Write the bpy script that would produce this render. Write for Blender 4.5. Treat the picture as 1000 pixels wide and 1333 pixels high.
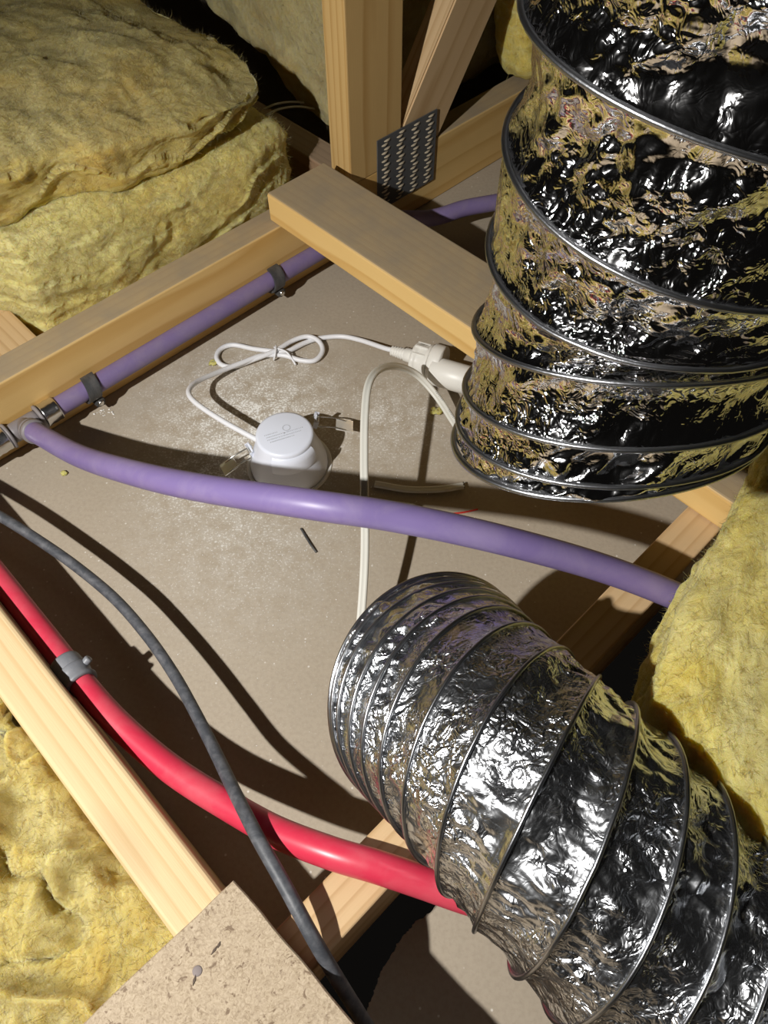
import bpy, math, random
import numpy as np
from mathutils import Vector, Matrix

for o in list(bpy.data.objects):
    bpy.data.objects.remove(o)
scene = bpy.context.scene
COL = scene.collection
random.seed(7)
RNG = np.random.default_rng(7)

# ------------------------------------------------------------------ camera
F = 1000.0                       # focal length in pixels of the 1000 x 1333 frame
TILT = math.radians(34.2)        # off straight down
HC = 0.65                        # camera height over the plasterboard
cam_d = bpy.data.cameras.new('camera')
cam_d.sensor_fit = 'VERTICAL'
cam_d.sensor_height = 24.0
cam_d.lens = 24.0 * F / 1333.0
cam_d.clip_start = 0.01
cam = bpy.data.objects.new('camera', cam_d)
COL.objects.link(cam)
cam.location = (0, 0, HC)
cam.rotation_euler = (TILT, 0, 0)
scene.camera = cam

# ------------------------------------------------------------------ world, light, exposure
world = bpy.data.worlds.new('roof_void')
scene.world = world
world.use_nodes = True
wb = world.node_tree.nodes['Background']
wb.inputs[0].default_value = (0.62, 0.56, 0.5, 1)
wb.inputs[1].default_value = 0.006

TORCH = Vector((-0.53, -0.14, 0.84))
AIM = Vector((0.06, 0.47, 0.0))
ld = bpy.data.lights.new('torch', 'SPOT')
ld.energy = 58.0
ld.color = (1.0, 0.97, 0.93)
ld.shadow_soft_size = 0.011
ld.spot_size = math.radians(100)
ld.spot_blend = 1.0
torch = bpy.data.objects.new('torch', ld)
COL.objects.link(torch)
torch.location = TORCH
torch.rotation_euler = (AIM - TORCH).to_track_quat('-Z', 'Y').to_euler()

vs = scene.view_settings
vs.view_transform = 'Standard'
vs.look = 'None'
vs.gamma = 1.0
vs.use_curve_mapping = False
vs.exposure = 0.0

# ------------------------------------------------------------------ coordinates
TH = math.radians(44.3)          # the timber grid: a runs along the truss chord, b across it
AX = np.array([math.cos(TH), math.sin(TH), 0.0])
BX = np.array([-math.sin(TH), math.cos(TH), 0.0])


def AB(a, b, z=0.0):
    return AX * a + BX * b + np.array([0, 0, z])


def P(u, v, z=0.0):
    """point of the place at height z that stands at photo pixel (u, v)"""
    a = (u - 500) / F
    b = (666.5 - v) / F
    d = np.array([a, b * math.cos(TILT) + math.sin(TILT), b * math.sin(TILT) - math.cos(TILT)])
    return np.array([0, 0, HC]) + d * ((z - HC) / d[2])


# ------------------------------------------------------------------ numpy noise
def _hash(ix, iy, iz, seed):
    h = (ix * 374761393 + iy * 668265263 + iz * 2147483647 + seed * 1274126177) & 0xFFFFFFFF
    h = ((h ^ (h >> 13)) * 1274126177) & 0xFFFFFFFF
    h = ((h ^ (h >> 16)) * 2246822519) & 0xFFFFFFFF
    return ((h ^ (h >> 15)) & 0xFFFFFF) / float(0xFFFFFF)


def vnoise(p, seed=0):
    p = np.asarray(p, float)
    i = np.floor(p).astype(np.int64)
    f = p - i
    f = f * f * (3 - 2 * f)
    r = 0
    for dx in (0, 1):
        wx = f[:, 0] if dx else 1 - f[:, 0]
        for dy in (0, 1):
            wy = f[:, 1] if dy else 1 - f[:, 1]
            for dz in (0, 1):
                wz = f[:, 2] if dz else 1 - f[:, 2]
                r = r + wx * wy * wz * _hash(i[:, 0] + dx, i[:, 1] + dy, i[:, 2] + dz, seed)
    return r


def fbm(p, seed=0, octv=4, gain=0.5):
    s = 0; a = 1; t = 0
    for k in range(octv):
        s = s + a * vnoise(p * (2.03 ** k) + 17.3 * k, seed + k)
        t += a; a *= gain
    return s / t


def ridged(p, seed=0):
    return 1 - np.abs(2 * vnoise(p, seed) - 1)


# ------------------------------------------------------------------ mesh helpers
def link(name, me, mat=None, parent=None, loc=None, rot=None):
    o = bpy.data.objects.new(name, me)
    COL.objects.link(o)
    if mat is not None and me is not None:
        me.materials.clear()
        me.materials.append(mat)
    if loc is not None:
        o.location = loc
    if rot is not None:
        o.rotation_euler = rot
    if parent is not None:
        o.parent = parent
        bases = Vector((0, 0, 0))
        q = parent
        while q is not None:
            bases += q.location
            q = q.parent
        o.location = Vector(o.location) - bases
    return o


def raw_mesh(name, V, faces, smooth=True):
    me = bpy.data.meshes.new(name)
    V = np.asarray(V, float)
    if isinstance(faces, np.ndarray):
        n, k = faces.shape
        me.vertices.add(len(V))
        me.vertices.foreach_set('co', V.astype(np.float32).ravel())
        me.loops.add(n * k)
        me.loops.foreach_set('vertex_index', faces.astype(np.int32).ravel())
        me.polygons.add(n)
        me.polygons.foreach_set('loop_start', np.arange(0, n * k, k, dtype=np.int32))
        me.polygons.foreach_set('loop_total', np.full(n, k, dtype=np.int32))
        me.update(calc_edges=True)
        me.validate()
    else:
        me.from_pydata([tuple(v) for v in V], [], faces)
        me.update()
    me.polygons.foreach_set('use_smooth', np.full(len(me.polygons), smooth))
    return me


def mesh_obj(name, V, faces, mat, parent=None, smooth=True, origin=None):
    """world-space vertices; the origin is put at the base of the shape"""
    V = np.asarray(V, float)
    if origin is None:
        origin = np.array([(V[:, 0].min() + V[:, 0].max()) / 2, (V[:, 1].min() + V[:, 1].max()) / 2, V[:, 2].min()])
    me = raw_mesh(name, V - origin, faces, smooth)
    return link(name, me, mat, parent, loc=origin)


def thing(name, label, cat, loc=(0, 0, 0), group=None):
    o = bpy.data.objects.new(name, None)
    COL.objects.link(o)
    o.empty_display_size = 0.02
    o.location = loc
    tag(o, label, cat, group)
    return o


def tag(o, label=None, cat=None, group=None, kind=None):
    if label: o['label'] = label
    if cat: o['category'] = cat
    if group: o['group'] = group
    if kind: o['kind'] = kind
    return o


def spline(pts, n):
    """Catmull-Rom through pts, resampled evenly"""
    pts = np.asarray(pts, float)
    p = np.vstack([2 * pts[0] - pts[1], pts, 2 * pts[-1] - pts[-2]])
    out = []
    for i in range(1, len(p) - 2):
        for t in np.linspace(0, 1, 24, endpoint=False):
            p0, p1, p2, p3 = p[i - 1], p[i], p[i + 1], p[i + 2]
            out.append(0.5 * (2 * p1 + (p2 - p0) * t + (2 * p0 - 5 * p1 + 4 * p2 - p3) * t * t + (3 * p1 - p0 - 3 * p2 + p3) * t ** 3))
    out.append(p[-2])
    out = np.array(out)
    d = np.r_[0, np.cumsum(np.linalg.norm(np.diff(out, axis=0), axis=1))]
    s = np.linspace(0, d[-1], n)
    return np.column_stack([np.interp(s, d, out[:, k]) for k in range(out.shape[1])]), s


def frames(path, up=None):
    T = np.gradient(path, axis=0)
    T /= np.linalg.norm(T, axis=1)[:, None]
    N = np.zeros_like(T)
    u = np.array([0, 0, 1.0]) if up is None else np.asarray(up, float)
    if abs(T[0] @ u) > 0.95:
        u = np.array([0, 1.0, 0])
    n = u - T[0] * (T[0] @ u); n /= np.linalg.norm(n)
    for i in range(len(T)):
        n = n - T[i] * (n @ T[i]); n /= np.linalg.norm(n)
        N[i] = n
    return T, N, np.cross(T, N)


def grid_faces(n, m, close=True):
    i = np.arange(n - 1)[:, None]
    j = np.arange(m if close else m - 1)[None, :]
    a = i * m + j; b = i * m + (j + 1) % m
    return np.stack([a, b, b + m, a + m], -1).reshape(-1, 4)


def sweep(path, prof, up=None, caps=True, N=None, B=None):
    """prof: (m,2) or (n,m,2) in (normal, binormal)"""
    if N is None:
        T, N, B = frames(path, up)
    prof = np.asarray(prof, float)
    if prof.ndim == 2:
        prof = np.repeat(prof[None], len(path), 0)
    V = path[:, None, :] + prof[:, :, :1] * N[:, None, :] + prof[:, :, 1:] * B[:, None, :]
    n, m = prof.shape[:2]
    f = [tuple(int(x) for x in q) for q in grid_faces(n, m)]
    if caps:
        f.append(tuple(range(m - 1, -1, -1)))
        f.append(tuple(range((n - 1) * m, n * m)))
    return V.reshape(-1, 3), f


def circ(r, m=20):
    t = np.arange(m) * 2 * math.pi / m
    return np.column_stack([r * np.cos(t), r * np.sin(t)])


def tube(name, pts, r, mat, parent=None, n=80, m=20):
    path, s = spline(pts, n)
    V, f = sweep(path, circ(r, m))
    o = mesh_obj(name, V, f, mat, parent)
    return o


def join(parts):
    V = []; Fc = []; k = 0
    for v, f in parts:
        V.append(np.asarray(v, float)); Fc += [tuple(int(i) + k for i in q) for q in f]; k += len(v)
    return np.vstack(V), Fc


def lathe(profile, o, axis, m=48, side=None):
    """profile: list of (r, h) along axis from point o"""
    axis = np.asarray(axis, float); axis /= np.linalg.norm(axis)
    u = np.array([0, 0, 1.0]) if abs(axis[2]) < 0.9 else np.array([1.0, 0, 0])
    if side is not None: u = np.asarray(side, float)
    n = u - axis * (u @ axis); n /= np.linalg.norm(n); b = np.cross(axis, n)
    t = np.arange(m) * 2 * math.pi / m
    V = np.vstack([o + axis * h + r * (np.cos(t)[:, None] * n + np.sin(t)[:, None] * b) for r, h in profile])
    return V, [tuple(int(x) for x in q) for q in grid_faces(len(profile), m)]


def box_vf(lo, hi, ex=None, ey=None, ez=None, o=(0, 0, 0)):
    lo = np.asarray(lo, float); hi = np.asarray(hi, float)
    c = np.array([[x, y, z] for x in (lo[0], hi[0]) for y in (lo[1], hi[1]) for z in (lo[2], hi[2])])
    if ex is not None:
        c = np.asarray(o) + c[:, :1] * ex + c[:, 1:2] * ey + c[:, 2:] * ez
    f = [(0, 1, 3, 2), (4, 6, 7, 5), (0, 4, 5, 1), (2, 3, 7, 6), (0, 2, 6, 4), (1, 5, 7, 3)]
    return c, f


def timber(name, length, w, h, loc, rotz, mat, parent=None, rot=None, bev=0.0022, seed=0):
    """a sawn length along its own +X, section w (Y) x h (Z), with eased arrises and a little wander"""
    import bmesh
    bm = bmesh.new()
    nx = max(6, int(length / 0.03))
    xs = np.linspace(0, length, nx)
    prof = []
    for (cy, cz, a0) in ((w - bev, h - bev, 0), (bev, h - bev, 90), (bev, bev, 180), (w - bev, bev, 270)):
        for k in range(4):
            t = math.radians(a0 + 30 * k)
            prof.append((cy + bev * math.cos(t), cz + bev * math.sin(t)))
    prof = np.array(prof)
    m = len(prof)
    V = []
    for x in xs:
        for (y, z) in prof:
            V.append((x, y, z))
    V = np.array(V)
    q = V * np.array([9, 60, 60]) + seed * 13.7
    V[:, 1] += (vnoise(q, 3) - 0.5) * 0.0010
    V[:, 2] += (vnoise(q + 50, 4) - 0.5) * 0.0008
    f = [tuple(int(i) for i in t) for t in grid_faces(nx, m)]
    f += [tuple(range(m - 1, -1, -1)), tuple(range((nx - 1) * m, nx * m))]
    me = raw_mesh(name, V, f, False)
    import bmesh as bmm
    b2 = bmm.new(); b2.from_mesh(me); bmm.ops.recalc_face_normals(b2, faces=b2.faces); b2.to_mesh(me); b2.free(); bm.free()
    return link(name, me, mat, parent, loc=loc, rot=rot if rot is not None else (0, 0, rotz))


# ------------------------------------------------------------------ materials
def new_mat(name):
    m = bpy.data.materials.new(name)
    m.use_nodes = True
    nt = m.node_tree
    return m, nt, nt.nodes['Principled BSDF']


def nd(nt, typ, **kw):
    n = nt.nodes.new(typ)
    for k, v in kw.items():
        if k == 'inp':
            for kk, vv in v.items():
                n.inputs[kk].default_value = vv
        else:
            setattr(n, k, v)
    return n


def ramp(nt, fac, stops):
    r = nt.nodes.new('ShaderNodeValToRGB')
    el = r.color_ramp.elements
    while len(el) < len(stops): el.new(0.5)
    for e, (p, c) in zip(el, stops):
        e.position = p
        e.color = tuple(c) + (1,) if len(c) == 3 else c
    nt.links.new(fac, r.inputs[0])
    return r.outputs[0]


def mixc(nt, fac, a, b, mode='MIX'):
    n = nt.nodes.new('ShaderNodeMix'); n.data_type = 'RGBA'; n.blend_type = mode
    for s, v in ((0, fac), (6, a), (7, b)):
        if isinstance(v, (int, float)): n.inputs[s].default_value = v
        elif isinstance(v, tuple): n.inputs[s].default_value = v + (1,) if len(v) == 3 else v
        else: nt.links.new(v, n.inputs[s])
    return n.outputs[2]


def math_n(nt, op, a, b=None, c=None, clamp=False):
    n = nt.nodes.new('ShaderNodeMath'); n.operation = op; n.use_clamp = clamp
    for i, v in enumerate((a, b, c)):
        if v is None: continue
        if isinstance(v, (int, float)): n.inputs[i].default_value = v
        else: nt.links.new(v, n.inputs[i])
    return n.outputs[0]


def coords(nt, scale=(1, 1, 1), offset=(0, 0, 0), rand=False):
    tc = nt.nodes.new('ShaderNodeTexCoord')
    mp = nt.nodes.new('ShaderNodeMapping')
    mp.inputs['Scale'].default_value = scale
    mp.inputs['Location'].default_value = offset
    nt.links.new(tc.outputs['Object'], mp.inputs[0])
    return mp.outputs[0]


def noise(nt, vec, scale, detail=3, rough=0.5, dist=0.0):
    n = nd(nt, 'ShaderNodeTexNoise', inp={'Scale': scale, 'Detail': detail, 'Roughness': rough, 'Distortion': dist})
    nt.links.new(vec, n.inputs['Vector'])
    return n.outputs[0]


def bump(nt, height, strength, dist, normal=None):
    b = nd(nt, 'ShaderNodeBump', inp={'Strength': strength, 'Distance': dist})
    nt.links.new(height, b.inputs['Height'])
    if normal is not None: nt.links.new(normal, b.inputs['Normal'])
    return b.outputs[0]


def wood(name, pale, dark, dust=0.0, seed=0.0, dustcol=(0.30, 0.245, 0.175), ring=34):
    m, nt, bs = new_mat(name)
    v = coords(nt, (1, 1, 1), (seed * 3.1, seed * 1.7, seed * 0.9))
    # growth rings run along the length (local X), bent by slow noise
    mp = nt.nodes.new('ShaderNodeMapping'); mp.inputs['Scale'].default_value = (0.07, 1, 0.7)
    mp.inputs['Location'].default_value = (0.0, 0.012, 0.03)
    nt.links.new(v, mp.inputs[0])
    w = nd(nt, 'ShaderNodeTexWave', wave_type='RINGS', rings_direction='X', wave_profile='SAW',
           inp={'Scale': ring, 'Distortion': 5.5, 'Detail': 2.0, 'Detail Scale': 0.9, 'Detail Roughness': 0.6})
    nt.links.new(mp.outputs[0], w.inputs['Vector'])
    mp2 = nt.nodes.new('ShaderNodeMapping'); mp2.inputs['Scale'].default_value = (0.03, 1, 1)
    nt.links.new(v, mp2.inputs[0])
    fine = noise(nt, mp2.outputs[0], 900, 3, 0.6)
    broad = noise(nt, v, 14, 2, 0.5)
    c = ramp(nt, w.outputs[1], [(0.0, pale), (0.55, tuple(0.85 * p + 0.15 * d for p, d in zip(pale, dark))), (0.9, dark), (1.0, pale)])
    c = mixc(nt, math_n(nt, 'MULTIPLY', fine, 0.3), c, dark)
    c = mixc(nt, math_n(nt, 'MULTIPLY', broad, 0.35), c, tuple(0.5 * p + 0.5 * d for p, d in zip(pale, dark)))
    # a few knots
    mp3 = nt.nodes.new('ShaderNodeMapping'); mp3.inputs['Scale'].default_value = (5, 14, 14)
    nt.links.new(v, mp3.inputs[0])
    vo = nd(nt, 'ShaderNodeTexVoronoi', inp={'Scale': 0.6, 'Randomness': 1.0}); nt.links.new(mp3.outputs[0], vo.inputs['Vector'])
    kn = ramp(nt, vo.outputs['Distance'], [(0.0, (1, 1, 1)), (0.10, (0.6, 0.6, 0.6)), (0.16, (0, 0, 0))])
    c = mixc(nt, math_n(nt, 'MULTIPLY', kn, 0.4), c, tuple(x * 0.55 for x in dark))
    if dust > 0:
        tc = nt.nodes.new('ShaderNodeTexCoord')
        sx = nt.nodes.new('ShaderNodeSeparateXYZ'); nt.links.new(tc.outputs['Normal'], sx.inputs[0])
        up = ramp(nt, sx.outputs[2], [(0.6, (0, 0, 0)), (0.9, (1, 1, 1))])
        dn = ramp(nt, noise(nt, v, 30, 4, 0.6), [(0.25, (0.75, 0.75, 0.75)), (0.7, (1, 1, 1))])
        f = math_n(nt, 'MULTIPLY', math_n(nt, 'MULTIPLY', up, dn), dust)
        c = mixc(nt, f, c, dustcol)
    nt.links.new(c, bs.inputs['Base Color'])
    bs.inputs['Roughness'].default_value = 0.62
    bs.inputs['Specular IOR Level'].default_value = 0.3
    nt.links.new(bump(nt, fine, 0.25, 0.0006), bs.inputs['Normal'])
    return m


M = {}
M['wood_pale'] = wood('wood_pale', (0.72, 0.55, 0.32), (0.60, 0.415, 0.205), 0, 0.2)
M['wood_warm'] = wood('wood_warm', (0.63, 0.43, 0.18), (0.45, 0.265, 0.085), 0, 1.1)
M['wood_dusty'] = wood('wood_dusty', (0.76, 0.53, 0.215), (0.60, 0.36, 0.11), 0.92, 2.3)
M['wood_brown'] = wood('wood_brown', (0.66, 0.47, 0.26), (0.50, 0.32, 0.15), 0.1, 3.7)
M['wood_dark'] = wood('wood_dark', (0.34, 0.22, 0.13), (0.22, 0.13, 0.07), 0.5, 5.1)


def plaster_mat(name, dust=True):
    m, nt, bs = new_mat(name)
    v = coords(nt)
    n1 = noise(nt, v, 9, 4, 0.6)
    n2 = noise(nt, v, 260, 3, 0.6)
    c = mixc(nt, n1, (0.372, 0.316, 0.240), (0.450, 0.388, 0.302))
    c = mixc(nt, ramp(nt, n2, [(0.42, (0, 0, 0)), (0.8, (0.5, 0.5, 0.5))]), c, (0.30, 0.25, 0.19))
    if dust:
        # white gypsum dust where the hole was cut, thrown around the light
        def blob(px, r0, r1):
            g = nt.nodes.new('ShaderNodeVectorMath'); g.operation = 'DISTANCE'
            g.inputs[1].default_value = px
            nt.links.new(v, g.inputs[0])
            return ramp(nt, g.outputs['Value'], [(r0, (1, 1, 1)), (r1, (0, 0, 0))])
        d1 = blob(tuple(P(330, 545)), 0.02, 0.17)
        d2 = blob(tuple(P(505, 545)), 0.0, 0.11)
        d3 = blob(tuple(P(320, 690)), 0.0, 0.16)
        d4 = blob(tuple(P(270, 620)), 0.0, 0.10)
        far = blob(tuple(P(350, 700)), 0.1, 0.45)
        spread = math_n(nt, 'MAXIMUM', math_n(nt, 'MAXIMUM', d1, math_n(nt, 'MULTIPLY', d2, 0.75)),
                        math_n(nt, 'MAXIMUM', math_n(nt, 'MULTIPLY', d3, 0.55), d4))
        mid = noise(nt, v, 55, 5, 0.7, 0.4)
        patch = math_n(nt, 'MULTIPLY', spread, ramp(nt, mid, [(0.36, (0, 0, 0)), (0.62, (1, 1, 1))]))
        grain = noise(nt, v, 420, 2, 0.7)
        sp = math_n(nt, 'ADD', grain, math_n(nt, 'MULTIPLY', patch, 0.20))
        sp = ramp(nt, sp, [(0.61, (0, 0, 0)), (0.70, (1, 1, 1))])
        c = mixc(nt, math_n(nt, 'MULTIPLY', patch, 0.52), c, (0.72, 0.71, 0.67))
        c = mixc(nt, math_n(nt, 'MULTIPLY', sp, math_n(nt, 'ADD', math_n(nt, 'MULTIPLY', spread, 0.8), math_n(nt, 'MULTIPLY', far, 0.12)), clamp=True), c, (0.88, 0.88, 0.85))
    vo = nd(nt, 'ShaderNodeTexVoronoi', inp={'Scale': 75.0}); nt.links.new(v, vo.inputs['Vector'])
    cr = ramp(nt, vo.outputs['Distance'], [(0.05, (1, 1, 1)), (0.085, (0, 0, 0))])
    c = mixc(nt, math_n(nt, 'MULTIPLY', cr, 0.55), c, (0.82, 0.80, 0.74))
    nt.links.new(c, bs.inputs['Base Color'])
    bs.inputs['Roughness'].default_value = 0.75
    bs.inputs['Specular IOR Level'].default_value = 0.25
    nt.links.new(bump(nt, n2, 0.12, 0.0008), bs.inputs['Normal'])
    return m


M['plaster'] = plaster_mat('plasterboard_back')


def wool_mat(name, pale, mid, gold, dusty, dust_amt=0.4, topdust=0.0):
    m, nt, bs = new_mat(name)
    v = coords(nt)
    n1 = noise(nt, v, 9, 4, 0.6, 0.6)
    mp = nt.nodes.new('ShaderNodeMapping'); mp.inputs['Scale'].default_value = (1, 1, 3.2)
    nt.links.new(v, mp.inputs[0])
    n2 = noise(nt, mp.outputs[0], 22, 5, 0.65, 1.2)
    n3 = noise(nt, v, 6, 3, 0.6)
    n4 = noise(nt, v, 700, 3, 0.7)
    c = ramp(nt, n1, [(0.3, pale), (0.5, mid), (0.72, gold)])
    c = mixc(nt, ramp(nt, n2, [(0.45, (0, 0, 0)), (0.7, (0.85, 0.85, 0.85))]), c, pale)
    c = mixc(nt, math_n(nt, 'MULTIPLY', ramp(nt, n3, [(0.4, (0, 0, 0)), (0.65, (1, 1, 1))]), dust_amt), c, dusty)
    if topdust > 0:
        tc = nt.nodes.new('ShaderNodeTexCoord')
        sx = nt.nodes.new('ShaderNodeSeparateXYZ'); nt.links.new(tc.outputs['Normal'], sx.inputs[0])
        up = ramp(nt, sx.outputs[2], [(0.35, (0, 0, 0)), (0.95, (1, 1, 1))])
        c = mixc(nt, math_n(nt, 'MULTIPLY', up, topdust), c, dusty)
    n7 = noise(nt, v, 48, 6, 0.75, 1.5)
    c = mixc(nt, ramp(nt, n7, [(0.36, (0.22, 0.22, 0.22)), (0.55, (0, 0, 0))]), c, tuple(x * 0.55 for x in gold))
    c = mixc(nt, ramp(nt, n7, [(0.52, (0, 0, 0)), (0.72, (0.45, 0.45, 0.45))]), c, tuple(min(1, x * 1.1 + 0.05) for x in pale))
    c = mixc(nt, math_n(nt, 'MULTIPLY', n4, 0.25), c, tuple(x * 0.6 for x in mid))
    nt.links.new(c, bs.inputs['Base Color'])
    bs.inputs['Roughness'].default_value = 0.95
    bs.inputs['Specular IOR Level'].default_value = 0.1
    bs.inputs['Subsurface Weight'].default_value = 0.7
    bs.inputs['Subsurface Radius'].default_value = (0.022, 0.017, 0.006)
    bs.inputs['Subsurface Scale'].default_value = 0.6
    n5 = noise(nt, v, 70, 6, 0.72, 2.0)
    n6 = noise(nt, mp.outputs[0], 260, 4, 0.7, 3.0)
    hs = math_n(nt, 'ADD', math_n(nt, 'MULTIPLY', n5, 1.0), math_n(nt, 'MULTIPLY', n6, 0.3))
    nt.links.new(bump(nt, hs, 0.7, 0.006), bs.inputs['Normal'])
    return m


M['wool_pale'] = wool_mat('wool_pale', (0.88, 0.81, 0.38), (0.87, 0.76, 0.27), (0.82, 0.60, 0.15), (0.66, 0.57, 0.28), 0.2)
M['wool_gold'] = wool_mat('wool_gold', (0.80, 0.70, 0.30), (0.75, 0.60, 0.19), (0.74, 0.48, 0.085), (0.48, 0.405, 0.205), 0.35, 0.35)
M['wool_lemon'] = wool_mat('wool_lemon', (0.82, 0.74, 0.33), (0.80, 0.66, 0.18), (0.74, 0.55, 0.10), (0.62, 0.52, 0.24), 0.3)
M['wool_rumpled'] = wool_mat('wool_rumpled', (0.70, 0.62, 0.29), (0.64, 0.51, 0.155), (0.62, 0.42, 0.085), (0.52, 0.43, 0.20), 0.35)
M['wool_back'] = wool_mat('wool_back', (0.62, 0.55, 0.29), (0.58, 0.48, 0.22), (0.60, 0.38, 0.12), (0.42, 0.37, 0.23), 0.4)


def plain(name, col, rough=0.5, metal=0.0, spec=0.5, var=0.12, scale=60, bmp=0.05, dustcol=None, dust=0.0, stretch=(1, 1, 1)):
    m, nt, bs = new_mat(name)
    v = coords(nt, stretch)
    n = noise(nt, v, scale, 4, 0.6)
    c = mixc(nt, math_n(nt, 'MULTIPLY', n, var * 2), col, tuple(x * 0.62 for x in col))
    if dustcol:
        d = ramp(nt, noise(nt, v, scale * 0.6, 5, 0.65, 0.5), [(0.42, (0, 0, 0)), (0.68, (1, 1, 1))])
        c = mixc(nt, math_n(nt, 'MULTIPLY', d, dust), c, dustcol)
    nt.links.new(c, bs.inputs['Base Color'])
    bs.inputs['Roughness'].default_value = rough
    bs.inputs['Metallic'].default_value = metal
    bs.inputs['Specular IOR Level'].default_value = spec
    if bmp:
        nt.links.new(bump(nt, noise(nt, v, scale * 6, 3, 0.6), bmp, 0.001), bs.inputs['Normal'])
    return m


M['purple'] = plain('purple_pipe', (0.205, 0.152, 0.345), 0.42, dustcol=(0.36, 0.30, 0.42), dust=0.3, scale=40, bmp=0.03)
M['purple_dusty'] = plain('purple_pipe_dusty', (0.195, 0.145, 0.30), 0.5, dustcol=(0.28, 0.23, 0.29), dust=0.4, scale=60, bmp=0.04)
M['red'] = plain('red_pipe', (0.62, 0.035, 0.075), 0.36, dustcol=(0.62, 0.16, 0.18), dust=0.35, scale=40, bmp=0.02)
M['black_cable'] = plain('black_cable', (0.060, 0.065, 0.075), 0.5, dustcol=(0.22, 0.22, 0.23), dust=0.45, scale=170, bmp=0.15)
M['white_plastic'] = plain('white_plastic', (0.73, 0.765, 0.86), 0.35, var=0.03, bmp=0.0)
M['white_cable'] = plain('white_cable', (0.78, 0.79, 0.82), 0.4, var=0.05, bmp=0.0)
M['cream_cable'] = plain('cream_cable', (0.70, 0.69, 0.62), 0.42, var=0.08, bmp=0.0)
M['cream_plastic'] = plain('cream_plastic', (0.76, 0.75, 0.70), 0.4, var=0.05, bmp=0.0)
M['grey_print'] = plain('grey_print', (0.50, 0.52, 0.57), 0.5, var=0.05, bmp=0.0)
M['dark_print'] = plain('dark_print', (0.30, 0.30, 0.29), 0.5, var=0.05, bmp=0.0)
M['black_clip'] = plain('black_clip', (0.045, 0.047, 0.05), 0.5, dustcol=(0.16, 0.15, 0.14), dust=0.6, scale=80)
M['grey_clip'] = plain('grey_clip', (0.19, 0.20, 0.22), 0.45, dustcol=(0.30, 0.30, 0.31), dust=0.5, scale=120)
M['fitting_grey'] = plain('fitting_grey', (0.22, 0.20, 0.205), 0.5, dustcol=(0.28, 0.25, 0.235), dust=0.5, scale=90)
M['steel'] = plain('steel', (0.72, 0.72, 0.72), 0.22, metal=1.0, bmp=0.02)
M['spring_steel'] = plain('spring_steel', (0.82, 0.82, 0.80), 0.25, metal=1.0, bmp=0.0)
M['galv'] = plain('galvanised_plate', (0.13, 0.14, 0.15), 0.5, metal=0.4, dustcol=(0.20, 0.19, 0.17), dust=0.4, scale=60)
M['galv_tooth'] = plain('galvanised_tooth', (0.78, 0.68, 0.50), 0.5, metal=0.1)
M['black'] = plain('black_rubber', (0.02, 0.02, 0.02), 0.6)
M['red_wire'] = plain('red_wire', (0.6, 0.03, 0.02), 0.5)
M['crumb'] = plain('gypsum_crumb', (0.85, 0.84, 0.80), 0.9, bmp=0.0)


def foil_mat(name, base, rough, crush=1.0, seed=0.0, coat=0.0):
    m, nt, bs = new_mat(name)
    v = coords(nt, (1, 1, 1), (seed, seed * 0.7, seed * 1.3))
    mask = ramp(nt, noise(nt, v, 22, 3, 0.6), [(0.38, (0.10, 0.10, 0.10)), (0.62, (1, 1, 1))])
    a = noise(nt, v, 60, 2, 0.5, 0.8)
    ra = math_n(nt, 'ABSOLUTE', math_n(nt, 'SUBTRACT', a, 0.5))
    b = noise(nt, v, 150, 2, 0.5, 1.0)
    rb = math_n(nt, 'ABSOLUTE', math_n(nt, 'SUBTRACT', b, 0.5))
    h = math_n(nt, 'ADD', math_n(nt, 'MULTIPLY', ra, 1.6), math_n(nt, 'MULTIPLY', rb, 0.8))
    h = math_n(nt, 'MULTIPLY', h, mask)
    nt.links.new(bump(nt, h, 0.5 * crush, 0.006), bs.inputs['Normal'])
    c = mixc(nt, noise(nt, v, 30, 3), base, tuple(x * 0.85 for x in base))
    nt.links.new(c, bs.inputs['Base Color'])
    bs.inputs['Metallic'].default_value = 1.0
    bs.inputs['Roughness'].default_value = rough
    bs.inputs['Coat Weight'].default_value = coat
    bs.inputs['Coat Roughness'].default_value = 0.07
    return m


M['foil_a'] = foil_mat('foil_upper', (0.82, 0.82, 0.83), 0.10, 1.0, 0.3, 0.0)
M['foil_b'] = foil_mat('foil_lower', (0.70, 0.72, 0.75), 0.27, 1.5, 1.9, 0.7)
M['foil_wire'] = plain('foil_wire', (0.40, 0.41, 0.43), 0.30, metal=1.0, scale=90, bmp=0.1)


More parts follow.
